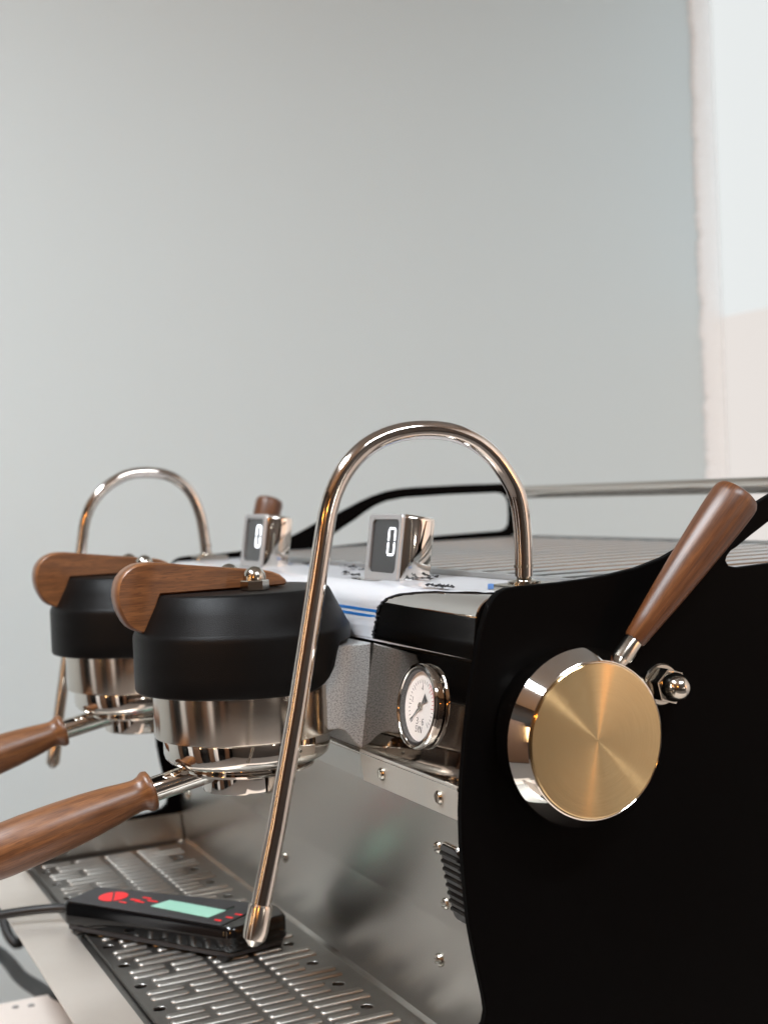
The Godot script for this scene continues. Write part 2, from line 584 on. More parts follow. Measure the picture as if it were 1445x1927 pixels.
func room() -> void:
	slab("floor", Vector3(-1.7, -1.1, -1.9), Vector3(2.8, -1.0, 2.6), M.room_floor)
	slab("ceiling", Vector3(-1.7, 1.7, -1.9), Vector3(2.8, 1.8, 2.6), M.room_ceiling)
	slab("wall_grey", Vector3(-1.6, -1.0, -1.640), Vector3(-1.5, 1.7, 2.4), M.wall_paint)
	slab("wall_back", Vector3(-1.6, -1.0, -1.80), Vector3(2.6, 1.7, -1.70), M.wall_white)
	slab("wall_right", Vector3(2.6, -1.0, -1.80), Vector3(2.7, 1.7, 2.5), M.room_dark)
	slab("wall_front", Vector3(-1.6, -1.0, 2.4), Vector3(2.6, 1.7, 2.5), M.room_dark)
	# rough plaster strip in the corner
	var mb := Mb.new()
	mb.begin()
	var n := FastNoiseLite.new()
	n.seed = 4
	n.frequency = 18.0
	var rows := []
	for i in 541:
		var y := -1.0 + 2.7 * i / 540
		var w := n.get_noise_1d(y * 0.6) * 0.006 + n.get_noise_1d(y * 3 + 50) * 0.008
		var d := n.get_noise_1d(y * 2 + 90) * 0.003
		w = w * 1.0
		rows.append([Vector3(-1.52, y, -1.634 + w), Vector3(-1.4965 + d * 0.3, y, -1.636 + w), Vector3(-1.493 + d, y, -1.643 + w), Vector3(-1.491 - d, y, -1.658), Vector3(-1.491 + d, y, -1.674), Vector3(-1.493, y, -1.698 - d), Vector3(-1.52, y, -1.702)])
	mb.grid(rows)
	mb.face(Vector3(1, 0, 0.2))
	struct("wall_plaster_edge", mb, M.plaster)
	# frosted window beside the plaster strip: a cool upper pane and a warmer lower one
	var wn := Node3D.new()
	wn.name = "frosted_window"
	add_child(wn)
	wn.position = Vector3(-0.925, -0.2, -1.70)
	tag(wn, "bright frosted window beside the white plaster strip at the right edge", "window")
	for k in 2:
		var y0: float = [0.7305, -0.30][k]
		var y1: float = [1.80, 0.7295][k]
		mb = Mb.new()
		mb.box(Vector3(1.14, y1 - y0, 0.006), at(Vector3(0, (y0 + y1) / 2, 0.004)), 0.001)
		obj("window_pane", mb, glow("window_glow_%d" % k, [Color(0.985, 1.0, 1.0), Color(1.0, 0.972, 0.952)][k], [0.285, 0.275][k]), wn)
		var l := AreaLight3D.new()
		l.name = "window_light"
		l.area_size = Vector2(1.14, y1 - y0)
		l.light_color = [Color(0.86, 0.94, 1.0), Color(1.0, 0.972, 0.952)][k]
		l.light_energy = [0.04, 0.03][k]
		l.area_normalize_energy = true
		l.shadow_enabled = true
		l.transform = Transform3D(Basis.looking_at(Vector3.BACK, Vector3.UP), Vector3(0, (y0 + y1) / 2, 0.012))
		wn.add_child(l, true)
	for k in 2:
		mb = Mb.new()
		var q: Array = [[Vector3(0.05, 2.14, 0.02), Vector3(0.597, 0.75, 0.008)], [Vector3(1.14, 0.05, 0.02), Vector3(0, 1.827, 0.008)]][k]
		mb.box(q[0], at(q[1]), 0.001)
		obj("window_frame", mb, M.window_frame, wn)
	# counter
	var c := Node3D.new()
	c.name = "counter"
	add_child(c)
	c.set_meta("kind", "structure")
	mb = Mb.new()
	mb.box(Vector3(1.05, 0.04, 0.90), at(Vector3(0.025, -0.36, -0.20)), 0.002)
	var top := obj("counter_top", mb, M.counter, c)
	for p in [Vector3(-0.482, -0.3397, 0.093), Vector3(-0.478, -0.3397, 0.078)]:
		mb = Mb.new()
		mb.lathe([Vector2(0, -0.001), Vector2(0.0035, -0.001), Vector2(0.0035, 0.0004), Vector2(0.0025, 0.0010), Vector2(0, 0.0010)], at(p), 16)
		obj("screw_head", mb, M.case_grey, top)
	mb = Mb.new()
	mb.box(Vector3(0.98, 0.62, 0.80), at(Vector3(0.025, -0.69, -0.22)), 0.002)
	obj("counter_base", mb, M.room_brown, c)
	# tall cupboards across the room that the polished steel mirrors as upright stripes
	var look := [["brown wooden", M.room_brown], ["black", M.gloss_black], ["white", M.wall_white], ["dark grey", M.room_dark]]
	var spots := [[-1.25, 0.34, 0], [-0.80, 0.40, 1], [-0.40, 0.26, 2], [-0.02, 0.40, 0], [0.42, 0.36, 1], [0.80, 0.28, 0], [1.12, 0.20, 2], [1.50, 0.44, 1], [1.95, 0.34, 0], [2.30, 0.26, 1]]
	var order := ["first", "second", "third", "fourth"]
	var seen := {}
	for q in spots:
		seen[q[2]] = seen.get(q[2], -1) + 1
		var s := Node3D.new()
		s.name = "cupboard"
		add_child(s, true)
		s.position = Vector3(q[0], -1.0, 2.2)
		tag(s, "%s tall %s cupboard from the grey wall, against the front wall" % [order[seen[q[2]]], look[q[2]][0]], "cupboard", "cupboards along the front wall")
		var h: float = 1.7 + 0.25 * (q[2] % 2)
		mb = Mb.new()
		mb.box(Vector3(q[1], h, 0.35), at(Vector3(0, h / 2, 0)), 0.004)
		obj("carcass", mb, look[q[2]][1], s)
		mb = Mb.new()
		mb.box(Vector3(q[1] - 0.03, h - 0.1, 0.02), at(Vector3(0, h / 2, -0.187)), 0.004)
		obj("door", mb, look[q[2]][1], s)

# ---------------------------------------------------------------- machine body
func cover_profile() -> Array:
	var p := [Vector2(-0.0792, 0.0645), Vector2(-0.0821, 0.0868)]
	for k in range(0, 17):
		var a := (PI / 2) * k / 16
		p.append(Vector2(-0.0985 + cos(a) * 0.0163, 0.0875 + sin(a) * 0.0150))
	return p

func body() -> void:
	# front cover of polished steel, bent over the top
	var mb := Mb.new()
	var loop := PackedVector2Array(cover_profile())
	loop.append(Vector2(-0.166, 0.1025))
	loop.append(Vector2(-0.166, 0.0645))
	mb.extrude_simple(loop, -0.1935, 0.476, side(), 0.0006, 8.0, 6.5)
	var cover := obj("front_cover", mb, M.mirror_steel, machine)
	# protective film with a torn edge
	mb = Mb.new()
	mb.begin()
	var prof := cover_profile()
	prof.append(Vector2(-0.110, 0.1025)); prof.append(Vector2(-0.125, 0.1025)); prof.append(Vector2(-0.145, 0.1025)); prof.append(Vector2(-0.1655, 0.1025))
	var path := []
	for i in prof.size() - 1:
		var parts := maxi(1, int(prof[i].distance_to(prof[i + 1]) / 0.0012))
		for k in parts:
			path.append(prof[i].lerp(prof[i + 1], float(k) / parts))
	path.append(prof[-1])
	var edge_x := [[0.0645, 0.049], [0.0875, 0.055], [0.094, 0.064], [0.0985, 0.084], [0.1012, 0.118], [0.1024, 0.160], [0.2, 0.190]]
	var n := path.size()
	var rows := []
	var jag := []
	for i in n:
		var p: Vector2 = path[i]
		var t: Vector2 = (path[mini(i + 1, n - 1)] - path[maxi(i - 1, 0)]).normalized()
		var nrm := Vector2(-t.y, t.x) * -1.0
		if nrm.dot(Vector2(0.5, 1)) < 0: nrm = -nrm
		var x: float = 0.19
		if p.y < 0.10249:
			for e in edge_x.size() - 1:
				if p.y >= edge_x[e][0] and p.y <= edge_x[e + 1][0]:
					x = lerpf(edge_x[e][1], edge_x[e + 1][1], (p.y - edge_x[e][0]) / (edge_x[e + 1][0] - edge_x[e][0]))
			x += rng.randf_range(-0.0014, 0.0014)
		elif p.x > -0.13:
			x = lerpf(0.168, 0.19, clampf((-0.0985 - p.x) / 0.012, 0, 1)) + rng.randf_range(-0.001, 0.001)
		var row := []
		for k in 12:
			var q := p + nrm * (0.0005 + (0.0007 * rng.randf() if k == 11 else 0.0))
			row.append(Vector3(lerpf(-0.475, x, k / 11.0), q.y, q.x))
		rows.append(row)
		jag.append([x, p, nrm])
	mb.grid(rows)
	mb.face(Vector3(0, 1, 1))
	obj("protective_film", mb, M.film, cover)
	# dark torn adhesive along the edge
	mb = Mb.new()
	mb.begin()
	var strip := []
	for i in n - 1:
		if jag[i][1].y > 0.1015: break
		for st in 2:
			var f := st / 2.0
			var p: Vector2 = jag[i][1].lerp(jag[i + 1][1], f) + jag[i][2] * 0.0008
			var x: float = lerpf(jag[i][0], jag[i + 1][0], f)
			strip.append([Vector3(x - 0.0012, p.y, p.x), Vector3(x + rng.randf_range(0.0006, 0.0040), p.y, p.x)])
	mb.grid(strip)
	mb.face(Vector3(0, 0.5, 1))
	obj("torn_edge", mb, M.torn_dark, cover)
	# two blue lines printed on the film
	for k in 2:
		mb = Mb.new()
		mb.begin()
		var y0: float = [0.0842, 0.0803][k]
		var f := func(y: float) -> float: return -0.0792 - (y - 0.0645) * 0.1304 + 0.0009
		mb.quad(Vector3(-0.475, y0, f.call(y0)), Vector3(0.0535 - k * 0.001, y0, f.call(y0)), Vector3(0.0535 - k * 0.001, y0 + 0.0019, f.call(y0 + 0.0019)), Vector3(-0.475, y0 + 0.0019, f.call(y0 + 0.0019)), 1)
		mb.face(Vector3.BACK)
		obj("blue_line", mb, M.film_blue, cover)
	# scraps of blue print and torn film on the top
	for s in [[-0.232, -0.155, -0.205, -0.146], [-0.300, -0.152, -0.285, -0.147]]:
		mb = Mb.new()
		mb.box(Vector3(absf(s[2] - s[0]), 0.0004, absf(s[3] - s[1])), at(Vector3((s[0] + s[2]) / 2, 0.1034, (s[1] + s[3]) / 2)), 0.0001)
		obj("blue_print", mb, M.film_blue, cover)
	mb = Mb.new()
	mb.begin()
	mb.quad(Vector3(0.1145, 0.1035, -0.1370), Vector3(0.1570, 0.1035, -0.1125), Vector3(0.1590, 0.1035, -0.1235), Vector3(0.1220, 0.1035, -0.1430), 1)
	mb.face(Vector3.UP)
	obj("blue_print", mb, M.film_blue, cover)
	for s in [[0.108, -0.098, 0.016], [0.125, -0.099, 0.02], [0.036, -0.118, 0.010], [0.028, -0.140, 0.016], [-0.045, -0.110, 0.018], [-0.10, -0.145, 0.03], [-0.14, -0.150, 0.02], [-0.245, -0.150, 0.02], [0.040, -0.128, 0.022], [-0.060, -0.135, 0.026], [-0.085, -0.120, 0.014], [-0.165, -0.158, 0.024], [0.118, -0.1005, 0.014]]:
		for k in 2:
			mb = Mb.new()
			mb.begin()
			var rr := []
			var c := Vector3(s[0], 0.1036, s[1])
			for i in 7:
				var u := i / 6.0 - 0.5
				var row := []
				for j in 3:
					row.append(c + Vector3(u * s[2] + rng.randf_range(-0.001, 0.001), rng.randf_range(0.0, 0.0028) * (1.0 - k * 0.6), (j - 1) * 0.0016 + rng.randf_range(-0.001, 0.001) + k * 0.003))
				rr.append(row)
			mb.grid(rr)
			mb.face(Vector3.UP)
			obj("torn_scrap", mb, M.torn_dark if k == 0 else M.film, cover)
	for k in 2:
		mb = Mb.new()
		mb.begin()
		var c := Vector3(-0.013 - SPACING * k, 0.1034, -0.1045)
		var ring := []
		for i in 26:
			var q := TAU * i / 26
			ring.append(c + Vector3(cos(q) * (0.024 + rng.randf_range(-0.002, 0.002)), 0, sin(q) * (0.0055 + rng.randf_range(-0.0007, 0.0007))))
		mb.grid([ring, [c, c, c, c, c, c, c, c, c, c, c, c, c, c, c, c, c, c, c, c, c, c, c, c, c, c]], true)
		mb.face(Vector3.UP)
		obj("bare_patch", mb, M.mirror_steel, cover)
	# gauge panel: polished steel leaning back
	mb = Mb.new()
	mb.extrude_simple(v2([-0.0787, 0.0628, -0.0668, -0.0112, -0.086, -0.0112, -0.095, 0.0628]), -0.1935, 0.476, side(), 0.0007)
	obj("gauge_panel", mb, M.gauge_steel, machine)
	mb = Mb.new()
	mb.extrude_simple(v2([-0.0900, 0.070, -0.0980, -0.040, -0.098, -0.30, -0.49, -0.30, -0.50, 0.088, -0.15, 0.088]), -0.1930, 0.475, side(), 0.0005)
	obj("inner_case", mb, M.case_grey, machine)
	# rolled lower lip of the gauge panel
	mb = Mb.new()
	mb.tube([Vector3(-0.475, -0.0130, -0.0672), Vector3(0.193, -0.0130, -0.0672)], [0.0022, 0.0022], 12)
	obj("panel_lip", mb, M.chrome, machine)
	# backsplash
	mb = Mb.new()
	mb.extrude_simple(v2([-0.0665, -0.0125, -0.0685, -0.0330, -0.0820, -0.1130, -0.0900, -0.1920, -0.0886, -0.1960, -0.0850, -0.1985, -0.0850, -0.2010, -0.0960, -0.2010, -0.0960, -0.0125]), -0.1925, 0.474, side(), 0.0006, 8.0, 3.0)
	var splash := obj("backsplash", mb, M.brushed_steel, machine)
	mb = Mb.new()
	mb.box(Vector3(0.143, 0.0220, 0.0016), Transform3D(Basis(Vector3.RIGHT, 0.10), Vector3(0.1215, -0.0222, -0.0668)), 0.0005)
	var plate := obj("screw_plate", mb, M.plate_steel, machine)
	for s in [[0.0844, -0.0225, -0.0660, 0.0046, 1.2], [0.1677, -0.0225, -0.0660, 0.0046, 1.5]]:
		screw(plate, Vector3(s[0], s[1], s[2]), s[3], s[4])
	for s in [[0.1490, -0.0592, -0.0727, 0.0038, 0.3], [0.1435, -0.0978, -0.0793, 0.0038, 0.3], [0.1210, -0.1422, -0.0848, 0.0046, 0.2], [-0.1610, -0.1395, -0.0846, 0.0046, 0.6], [-0.440, -0.1395, -0.0846, 0.0046, 1.1]]:
		screw(splash, Vector3(s[0], s[1], s[2]), s[3], s[4])
	# ribbed black control set in the backsplash by the panel
	var lay := Transform3D(Basis(Vector3.RIGHT, 0.168), Vector3(0.1680, -0.0785, -0.0760))
	mb = Mb.new()
	mb.extrude_simple(round_rect(0.0250, 0.0505, 0.0060), -0.004, 0.0016, lay, 0.0006)
	var wheel := obj("ribbed_control", mb, M.gloss_black, machine)
	for k in 8:
		mb = Mb.new()
		mb.box(Vector3(0.0240, 0.0026, 0.0026), lay * at(Vector3(0, 0.0186 - k * 0.0053, 0.0020)), 0.0009)
		obj("rib", mb, M.gloss_black, wheel)
	mb = Mb.new()
	mb.extrude_simple(round_rect(0.0270, 0.0525, 0.0068), -0.004, 0.0008, lay, 0.0004)
	obj("control_rim", mb, M.chrome, wheel)

func screw(parent: Node3D, p: Vector3, r: float, turn: float) -> void:
	var mb := Mb.new()
	var xf := Transform3D(Basis(Vector3.RIGHT, 0.13) * Basis(Vector3.BACK, turn), p)
	var h := r * 0.5
	for s in [0, 1]:
		var loop := PackedVector2Array()
		for k in 13:
			var a: float = lerpf(0.16, PI - 0.16, k / 12.0) + s * PI
			loop.append(Vector2(cos(a), sin(a)) * r)
		mb.extrude_simple(loop, -0.001, h, xf, r * 0.28)
	mb.lathe([Vector2(0, h * 0.4), Vector2(r * 0.96, h * 0.4), Vector2(r * 0.96, -0.001)], xf * Transform3D(Basis(Vector3.RIGHT, PI / 2), Vector3.ZERO), 20)
	obj("screw", mb, M.bolt_steel, parent)

# ---------------------------------------------------------------- groups
func group_head(k: int) -> void:
	var o := Vector3(-SPACING * k, 0, 0)
	# black shell: cap and wall in one skin, the wall cut away towards the body
	var mb := Mb.new()
	mb.begin()
	var n := 96
	var rows := []
	var prof := [[0.0001, 0.1042], [0.030, 0.1042], [0.0595, 0.1042], [0.0615, 0.1038], [0.0632, 0.1025], [0.0690, 0.0908], [0.0752, 0.0784], [0.0763, 0.0766], [0.0768, 0.0752], [0.0771, 0.0730]]
	for p in prof:
		var row := []
		for i in n:
			var a := TAU * i / n
			row.append(o + Vector3(p[0] * sin(a), p[1], p[0] * cos(a)))
		rows.append(row)
	for s in [[0.0771, 0.0, 0.33], [0.0771, 0.0, 0.66], [0.0771, 0.0, 1.0], [0.0762, -0.0016, 1.0], [0.0742, -0.0022, 1.0], [0.055, -0.0022, 1.0], [0.0001, -0.0022, 1.0]]:
		var row := []
		for i in n:
			var a := TAU * i / n
			var phi := absf(wrapf(a, -PI, PI))
			var d := clampf((rad_to_deg(phi) - 102.0) / 26.0, 0, 1)
			var yb := 0.0378 + (1.0 - sqrt(maxf(0.0, 1.0 - d * d))) * 0.0290
			var r: float = s[0]
			row.append(o + Vector3(r * sin(a), lerpf(0.0730, yb, s[2]) + (s[1] if d < 1.0 else s[1] * 0.3), r * cos(a)))
		rows.append(row)
	mb.grid(rows, true, [6, 10])
	mb.close()
	var head := obj("group_head", mb, M.powder_black, machine)
	# grey housing that carries the group
	mb = Mb.new()
	mb.extrude_simple(v2([-0.0775, 0.0628, -0.012, 0.0628, -0.012, 0.0036, -0.0214, 0.0042, -0.0425, 0.0050, -0.0500, 0.0048, -0.0545, 0.0030, -0.0575, 0.0002, -0.0600, -0.0034, -0.0630, -0.0072, -0.0660, -0.0098, -0.0670, -0.0108, -0.0715, -0.0108]), -0.050, 0.050, side(o.x), 0.0008, 8.0, 40.0)
	obj("housing", mb, M.zinc, head)
	# turned steel ring
	mb = Mb.new()
	mb.lathe([Vector2(0.045, 0.037), Vector2(0.0652, 0.037), Vector2(0.0652, 0.0042), Vector2(0.0648, 0.0032), Vector2(0.0638, 0.0028), Vector2(0.045, 0.0028)], at(o), 96)
	obj("steel_ring", mb, M.turned_steel, head)
	# walnut paddle
	mb = Mb.new()
	var pad := v2([0.0610, 0.1045, 0.0043, 0.1047, -0.0300, 0.1050, -0.0322, 0.1066, -0.0312, 0.1092, -0.0270, 0.1128, -0.0215, 0.1152, -0.0150, 0.1168, 0.0029, 0.1190, 0.0200, 0.1211, 0.0395, 0.1236, 0.0540, 0.1257, 0.0640, 0.1268, 0.0700, 0.1270, 0.0760, 0.1263, 0.0805, 0.1245, 0.0845, 0.1218, 0.0878, 0.1180, 0.0898, 0.1140, 0.0909, 0.1090, 0.0911, 0.1051, 0.0908, 0.1010, 0.0898, 0.0965, 0.0880, 0.0918, 0.0856, 0.0872, 0.0828, 0.0835, 0.0790, 0.0808, 0.0750, 0.0791, 0.0712, 0.0777])
	mb.extrude_simple(pad, -0.0095, 0.0095, side(o.x), 0.0012, 8.0, 40.0)
	obj("paddle", mb, M.wood, head)
	for s in [-1, 1]:
		cap_nut(head, along(o + Vector3(0.0275 * s, 0.1042, -0.001), Vector3.UP), 0.0100, 0.0072, 0.0098)

func cap_nut(parent: Node3D, xf: Transform3D, r: float, h: float, dome_h: float) -> void:
	var mb := Mb.new()
	var hex := PackedVector2Array()
	for k in 6:
		hex.append(Vector2.from_angle(TAU * k / 6 + 0.22) * r)
	var lay := xf * Transform3D(Basis(Vector3.RIGHT, -PI / 2), Vector3.ZERO)
	mb.extrude_simple(hex, 0.0, h, lay, 0.0006)
	var prof := []
	var rd := r * 0.80
	for k in 11:
		var a := PI / 2 * k / 10
		prof.append(Vector2(rd * cos(a), h + dome_h * 0.12 + dome_h * 0.88 * sin(a)))
	prof.push_front(Vector2(rd, h - 0.001))
	prof.push_front(Vector2(0, h - 0.001))
	mb.lathe(prof, xf, 32, 0, 50.0)
	obj("cap_nut", mb, M.bolt_steel, parent)

# ---------------------------------------------------------------- displays
func display(k: int) -> void:
	var lean := 0.155
	var xf := Transform3D(Basis(Vector3.RIGHT, -lean), Vector3(-0.0005 - SPACING * k, 0.1272, -0.1145))
	var w := 0.058
	var h := 0.0505
	var mb := Mb.new()
	mb.extrude_simple(round_rect(w, h, 0.0035), -0.0265, -0.0012, xf, 0.0014)
	var d := obj("display", mb, M.chrome, machine)
	# frame with an opening for the screen
	mb = Mb.new()
	mb.begin()
	var outer := round_rect(w, h, 0.0035, 8)
	var inner := PackedVector2Array()
	var rim := round_rect(0.0475, 0.0400, 0.004, 8)
	for p in rim:
		inner.append(Vector2(p.x + 0.0010, p.y + 0.0010) * Vector2(1.0 - 0.03 * absf(p.y) / 0.02, 1.0))
	var loops := [[outer, -0.0012], [outer, 0.0002], [round_rect(w - 0.0016, h - 0.0016, 0.0028, 8), 0.0010], [inner, 0.0010], [inner, -0.0014]]
	var rows := []
	for l in loops:
		var row := []
		for p in l[0]:
			row.append(xf * Vector3(p.x, p.y, l[1]))
		rows.append(row)
	mb.grid(rows, true, [1, 2, 3])
	mb.face(xf.basis.z)
	obj("bezel", mb, M.bezel, d)
	mb = Mb.new()
	mb.extrude_simple(inner, -0.0040, -0.0004, xf, 0.0002)
	obj("screen", mb, M.screen, d)
	# seven-segment zero
	var sx := 0.0118
	var sy := 0.0044
	var sw := 0.0104
	var sh := 0.0098
	for s in [[0, 1, 0], [0, -1, 0], [-1, 0.5, 1], [1, 0.5, 1], [-1, -0.5, 1], [1, -0.5, 1]]:
		mb = Mb.new()
		var c := Vector3(sx + s[0] * sw / 2, sy + s[1] * sh, 0.0)
		var a: float = sh * 0.86 if s[2] else sw * 0.84
		var size := Vector3(0.0015, a, 0.0003) if s[2] else Vector3(a, 0.0015, 0.0003)
		mb.box(size, xf * at(c), 0.00005)
		obj("display_digit_segment", mb, M.digit_glow, d)

# ---------------------------------------------------------------- side panels
func side_panels() -> void:
	var outer := v2([-0.0300, -0.3200, -0.0200, -0.1900, -0.0240, -0.1680, -0.0320, -0.1635, -0.0560, -0.1620, -0.0680, -0.1595, -0.0735, -0.1550, -0.0752, -0.1480, -0.0742, -0.1390, -0.0690, -0.1120, -0.0660, -0.0929, -0.0643, -0.0680, -0.0633, -0.0448, -0.0637, -0.0250, -0.0654, -0.0058, -0.0690, 0.0204, -0.0740, 0.0487, -0.0795, 0.0720, -0.0825, 0.0830, -0.0862, 0.0930, -0.0890, 0.0985, -0.0922, 0.1025, -0.0962, 0.1054, -0.1012, 0.1070, -0.1100, 0.1076, -0.1198, 0.1078, -0.1408, 0.1081, -0.1600, 0.1090, -0.1735, 0.1100, -0.1991, 0.1135, -0.2199, 0.1188, -0.2400, 0.1268, -0.2636, 0.1375, -0.2900, 0.1470, -0.3154, 0.1580, -0.3320, 0.1640, -0.3489, 0.1684, -0.3660, 0.1706, -0.3855, 0.1716, -0.4435, 0.1722, -0.5058, 0.1718, -0.5140, 0.1700, -0.5195, 0.1650, -0.5215, 0.1580, -0.5215, 0.1340, -0.5215, -0.3200])
	var hole := v2([-0.2705, 0.1135, -0.2715, 0.1165, -0.2750, 0.1200, -0.2800, 0.1222, -0.2920, 0.1292, -0.3074, 0.1375, -0.3203, 0.1455, -0.3340, 0.1525, -0.3483, 0.1570, -0.3709, 0.1600, -0.4279, 0.1612, -0.4961, 0.1612, -0.5040, 0.1595, -0.5090, 0.1550, -0.5115, 0.1480, -0.5117, 0.1340, -0.5105, 0.1230, -0.5070, 0.1175, -0.5002, 0.1151, -0.4144, 0.1135, -0.3266, 0.1105, -0.2800, 0.1085, -0.2730, 0.1100])
	hole.reverse()
	var no := outer.size()
	var nh := hole.size()
	var i_front := 31      # outer point in front of the hole
	var i_back := no - 2
	var h_back := nh - 1 - 15     # the hole runs the other way round
	var h_tip := nh - 1
	# upper piece: outer front..back, then hole from back to front; lower piece: the rest
	var up := []
	for i in range(i_front, i_back + 1): up.append(i)
	for i in range(h_back, nh): up.append(no + i)
	var low := []
	for i in range(0, i_front + 1): low.append(i)
	low.append(no + h_tip)
	for i in range(0, h_back + 1): low.append(no + i)
	low.append(i_back)
	low.append(no - 1)
	for k in 2:
		var mb := Mb.new()
		var x0 := -PANEL if k == 0 else 0.481
		mb.extrude([outer, hole], x0, x0 + 0.006, side(), 0.0008, [up, low])
		var p := obj("side_panel", mb, M.panel_black, machine)
		p.set_meta("label", ["right side panel with the large brass-faced steam knob", "left side panel behind the groups"][k])
		var s: float = [1.0, -1.0][k]
		var xs: float = [PANEL, -0.487][k]
		mb = Mb.new()
		mb.lathe([Vector2(0, 0.0), Vector2(0.0138, 0.0), Vector2(0.0138, 0.0012), Vector2(0.0128, 0.0024), Vector2(0, 0.0024)], along(Vector3(xs, 0.0370, -0.2130), Vector3(s, 0, 0), Vector3.UP), 32)
		obj("washer", mb, M.bolt_steel, p)
		cap_nut(p, along(Vector3(xs + s * 0.0024, 0.0370, -0.2130), Vector3(s, 0, 0), Vector3.UP), 0.0118, 0.0105, 0.0135)

# ---------------------------------------------------------------- drip tray
func drip_tray() -> void:
	var mb := Mb.new()
	mb.extrude_simple(v2([0.0806, -0.1960, 0.1217, -0.1960, 0.1229, -0.1963, 0.1235, -0.1972, 0.1233, -0.1982, 0.1215, -0.1990, 0.0806, -0.1990]), -0.1935, 0.478, side(), 0.0004, 8.0, 40.0)
	var tray := obj("drip_tray", mb, M.rail_steel, machine)
	mb = Mb.new()
	mb.box(Vector3(0.665, 0.006, 0.19), at(Vector3(-0.1435, -0.228, 0.002)), 0.001)
	obj("tray_pan", mb, M.case_grey, tray)
	mb = Mb.new()
	mb.box(Vector3(0.665, 0.030, 0.0110), at(Vector3(-0.1435, -0.2150, 0.0745)), 0.001)
	obj("tray_wall", mb, M.grate_steel, tray)
	for x in [-0.4795, 0.1915]:
		mb = Mb.new()
		mb.box(Vector3(0.0025, 0.0330, 0.168), at(Vector3(x, -0.1825, -0.006)), 0.0006)
		obj("tray_end", mb, M.brushed_steel, tray)
	# perforated grate
	mb = Mb.new()
	var x0 := -0.470
	var x1 := 0.189
	var t := 0.0022
	var pitch := 0.01145 * 1.1089
	var bands := [[tz(0.0960), tz(0.0942), []], [tz(0.0942), tz(0.0815), []], [tz(0.0815), tz(-0.0230), []], [tz(-0.0230), tz(-0.0350), []], [tz(-0.0350), -0.0885, []]]
	for k in range(-9, 5):
		bands[1][2].append(tx(0.0125) + k * 4 * pitch)
		bands[3][2].append(tx(0.0345) + k * 4 * pitch)
	mb.begin()
	for b in bands:
		var za: float = b[0]
		var zb: float = b[1]
		var zc := (za + zb) / 2
		var hw := (za - zb) / 2
		var at_x := x0
		for c in b[2]:
			if c - hw < x0 or c + hw > x1: continue
			mb.quad(Vector3(at_x, TRAY, za), Vector3(c - hw, TRAY, za), Vector3(c - hw, TRAY, zb), Vector3(at_x, TRAY, zb), 1)
			for i in 24:
				var a := TAU * i / 24 + PI / 4
				var a2 := TAU * (i + 1) / 24 + PI / 4
				var sq := func(q: float) -> Vector3:
					var d := Vector2.from_angle(q)
					d /= maxf(absf(d.x), absf(d.y))
					return Vector3(c + d.x * hw, TRAY, zc + d.y * hw)
				var ci := func(q: float, r: float, y: float) -> Vector3: return Vector3(c + cos(q) * r, y, zc + sin(q) * r)
				mb.quad(sq.call(a2), sq.call(a), ci.call(a, 0.0050, TRAY), ci.call(a2, 0.0050, TRAY), 1)
				mb.quad(ci.call(a2, 0.0050, TRAY), ci.call(a, 0.0050, TRAY), ci.call(a, 0.0044, TRAY - 0.0005), ci.call(a2, 0.0044, TRAY - 0.0005), 2)
				mb.quad(ci.call(a2, 0.0044, TRAY - 0.0005), ci.call(a, 0.0044, TRAY - 0.0005), ci.call(a, 0.0044, TRAY - t), ci.call(a2, 0.0044, TRAY - t), 3)
			at_x = c + hw
		mb.quad(Vector3(at_x, TRAY, za), Vector3(x1, TRAY, za), Vector3(x1, TRAY, zb), Vector3(at_x, TRAY, zb), 1)
	mb.quad(Vector3(x0, TRAY - t, tz(0.0965)), Vector3(x1, TRAY - t, tz(0.0965)), Vector3(x1, TRAY, tz(0.0960)), Vector3(x0, TRAY, tz(0.0960)), 4)
	mb.face(Vector3.UP)
	var grate := obj("drip_grate", mb, M.grate_steel, machine)
	# raised bars of the grate
	var shapes := {}
	for r in range(-42, 14):
		var x := tx(0.0292) + r * pitch
		if x > 0.186 or x < -0.466: continue
		var kind := posmod(r, 4)          # 0, 1: long at the front; 2, 3: behind the front holes
		var segs := [[0.0890, 0.0622], [0.0590, 0.0345], [0.0318, 0.0042], [0.0012, -0.0212]] if kind < 2 else [[0.0790, 0.0348], [0.0318, 0.0042], [0.0012, -0.0390]]
		for s in segs:
			var l: float = (s[0] - s[1]) * 1.1089
			var key := int(round(l * 10000))
			if not shapes.has(key):
				shapes[key] = pill(l, 0.0072, 0.0019).mesh()
			var o := obj("bar", shapes[key], M.slot_steel, grate, at(Vector3(x + rng.randf_range(-0.0002, 0.0002), TRAY - 0.0001, tz((s[0] + s[1]) / 2))))
			o.rotation.z = rng.randf_range(-0.02, 0.02)

func pill(l: float, w: float, h: float) -> Mb:
	var mb := Mb.new()
	mb.begin()
	var rows := []
	var m := 7
	for i in m + 1:
		var a := PI / 2 * i / m         # height angle
		var row := []
		for k in 20:
			var q := TAU * k / 20
			var r := cos(a) * w / 2
			var z := (l - w) / 2 * (1.0 if cos(q) >= 0 else -1.0)
			row.append(Vector3(sin(q) * r, sin(a) * h, cos(q) * r + z))
		rows.append(row)
	mb.grid(rows, true)
	mb.close()
	return mb

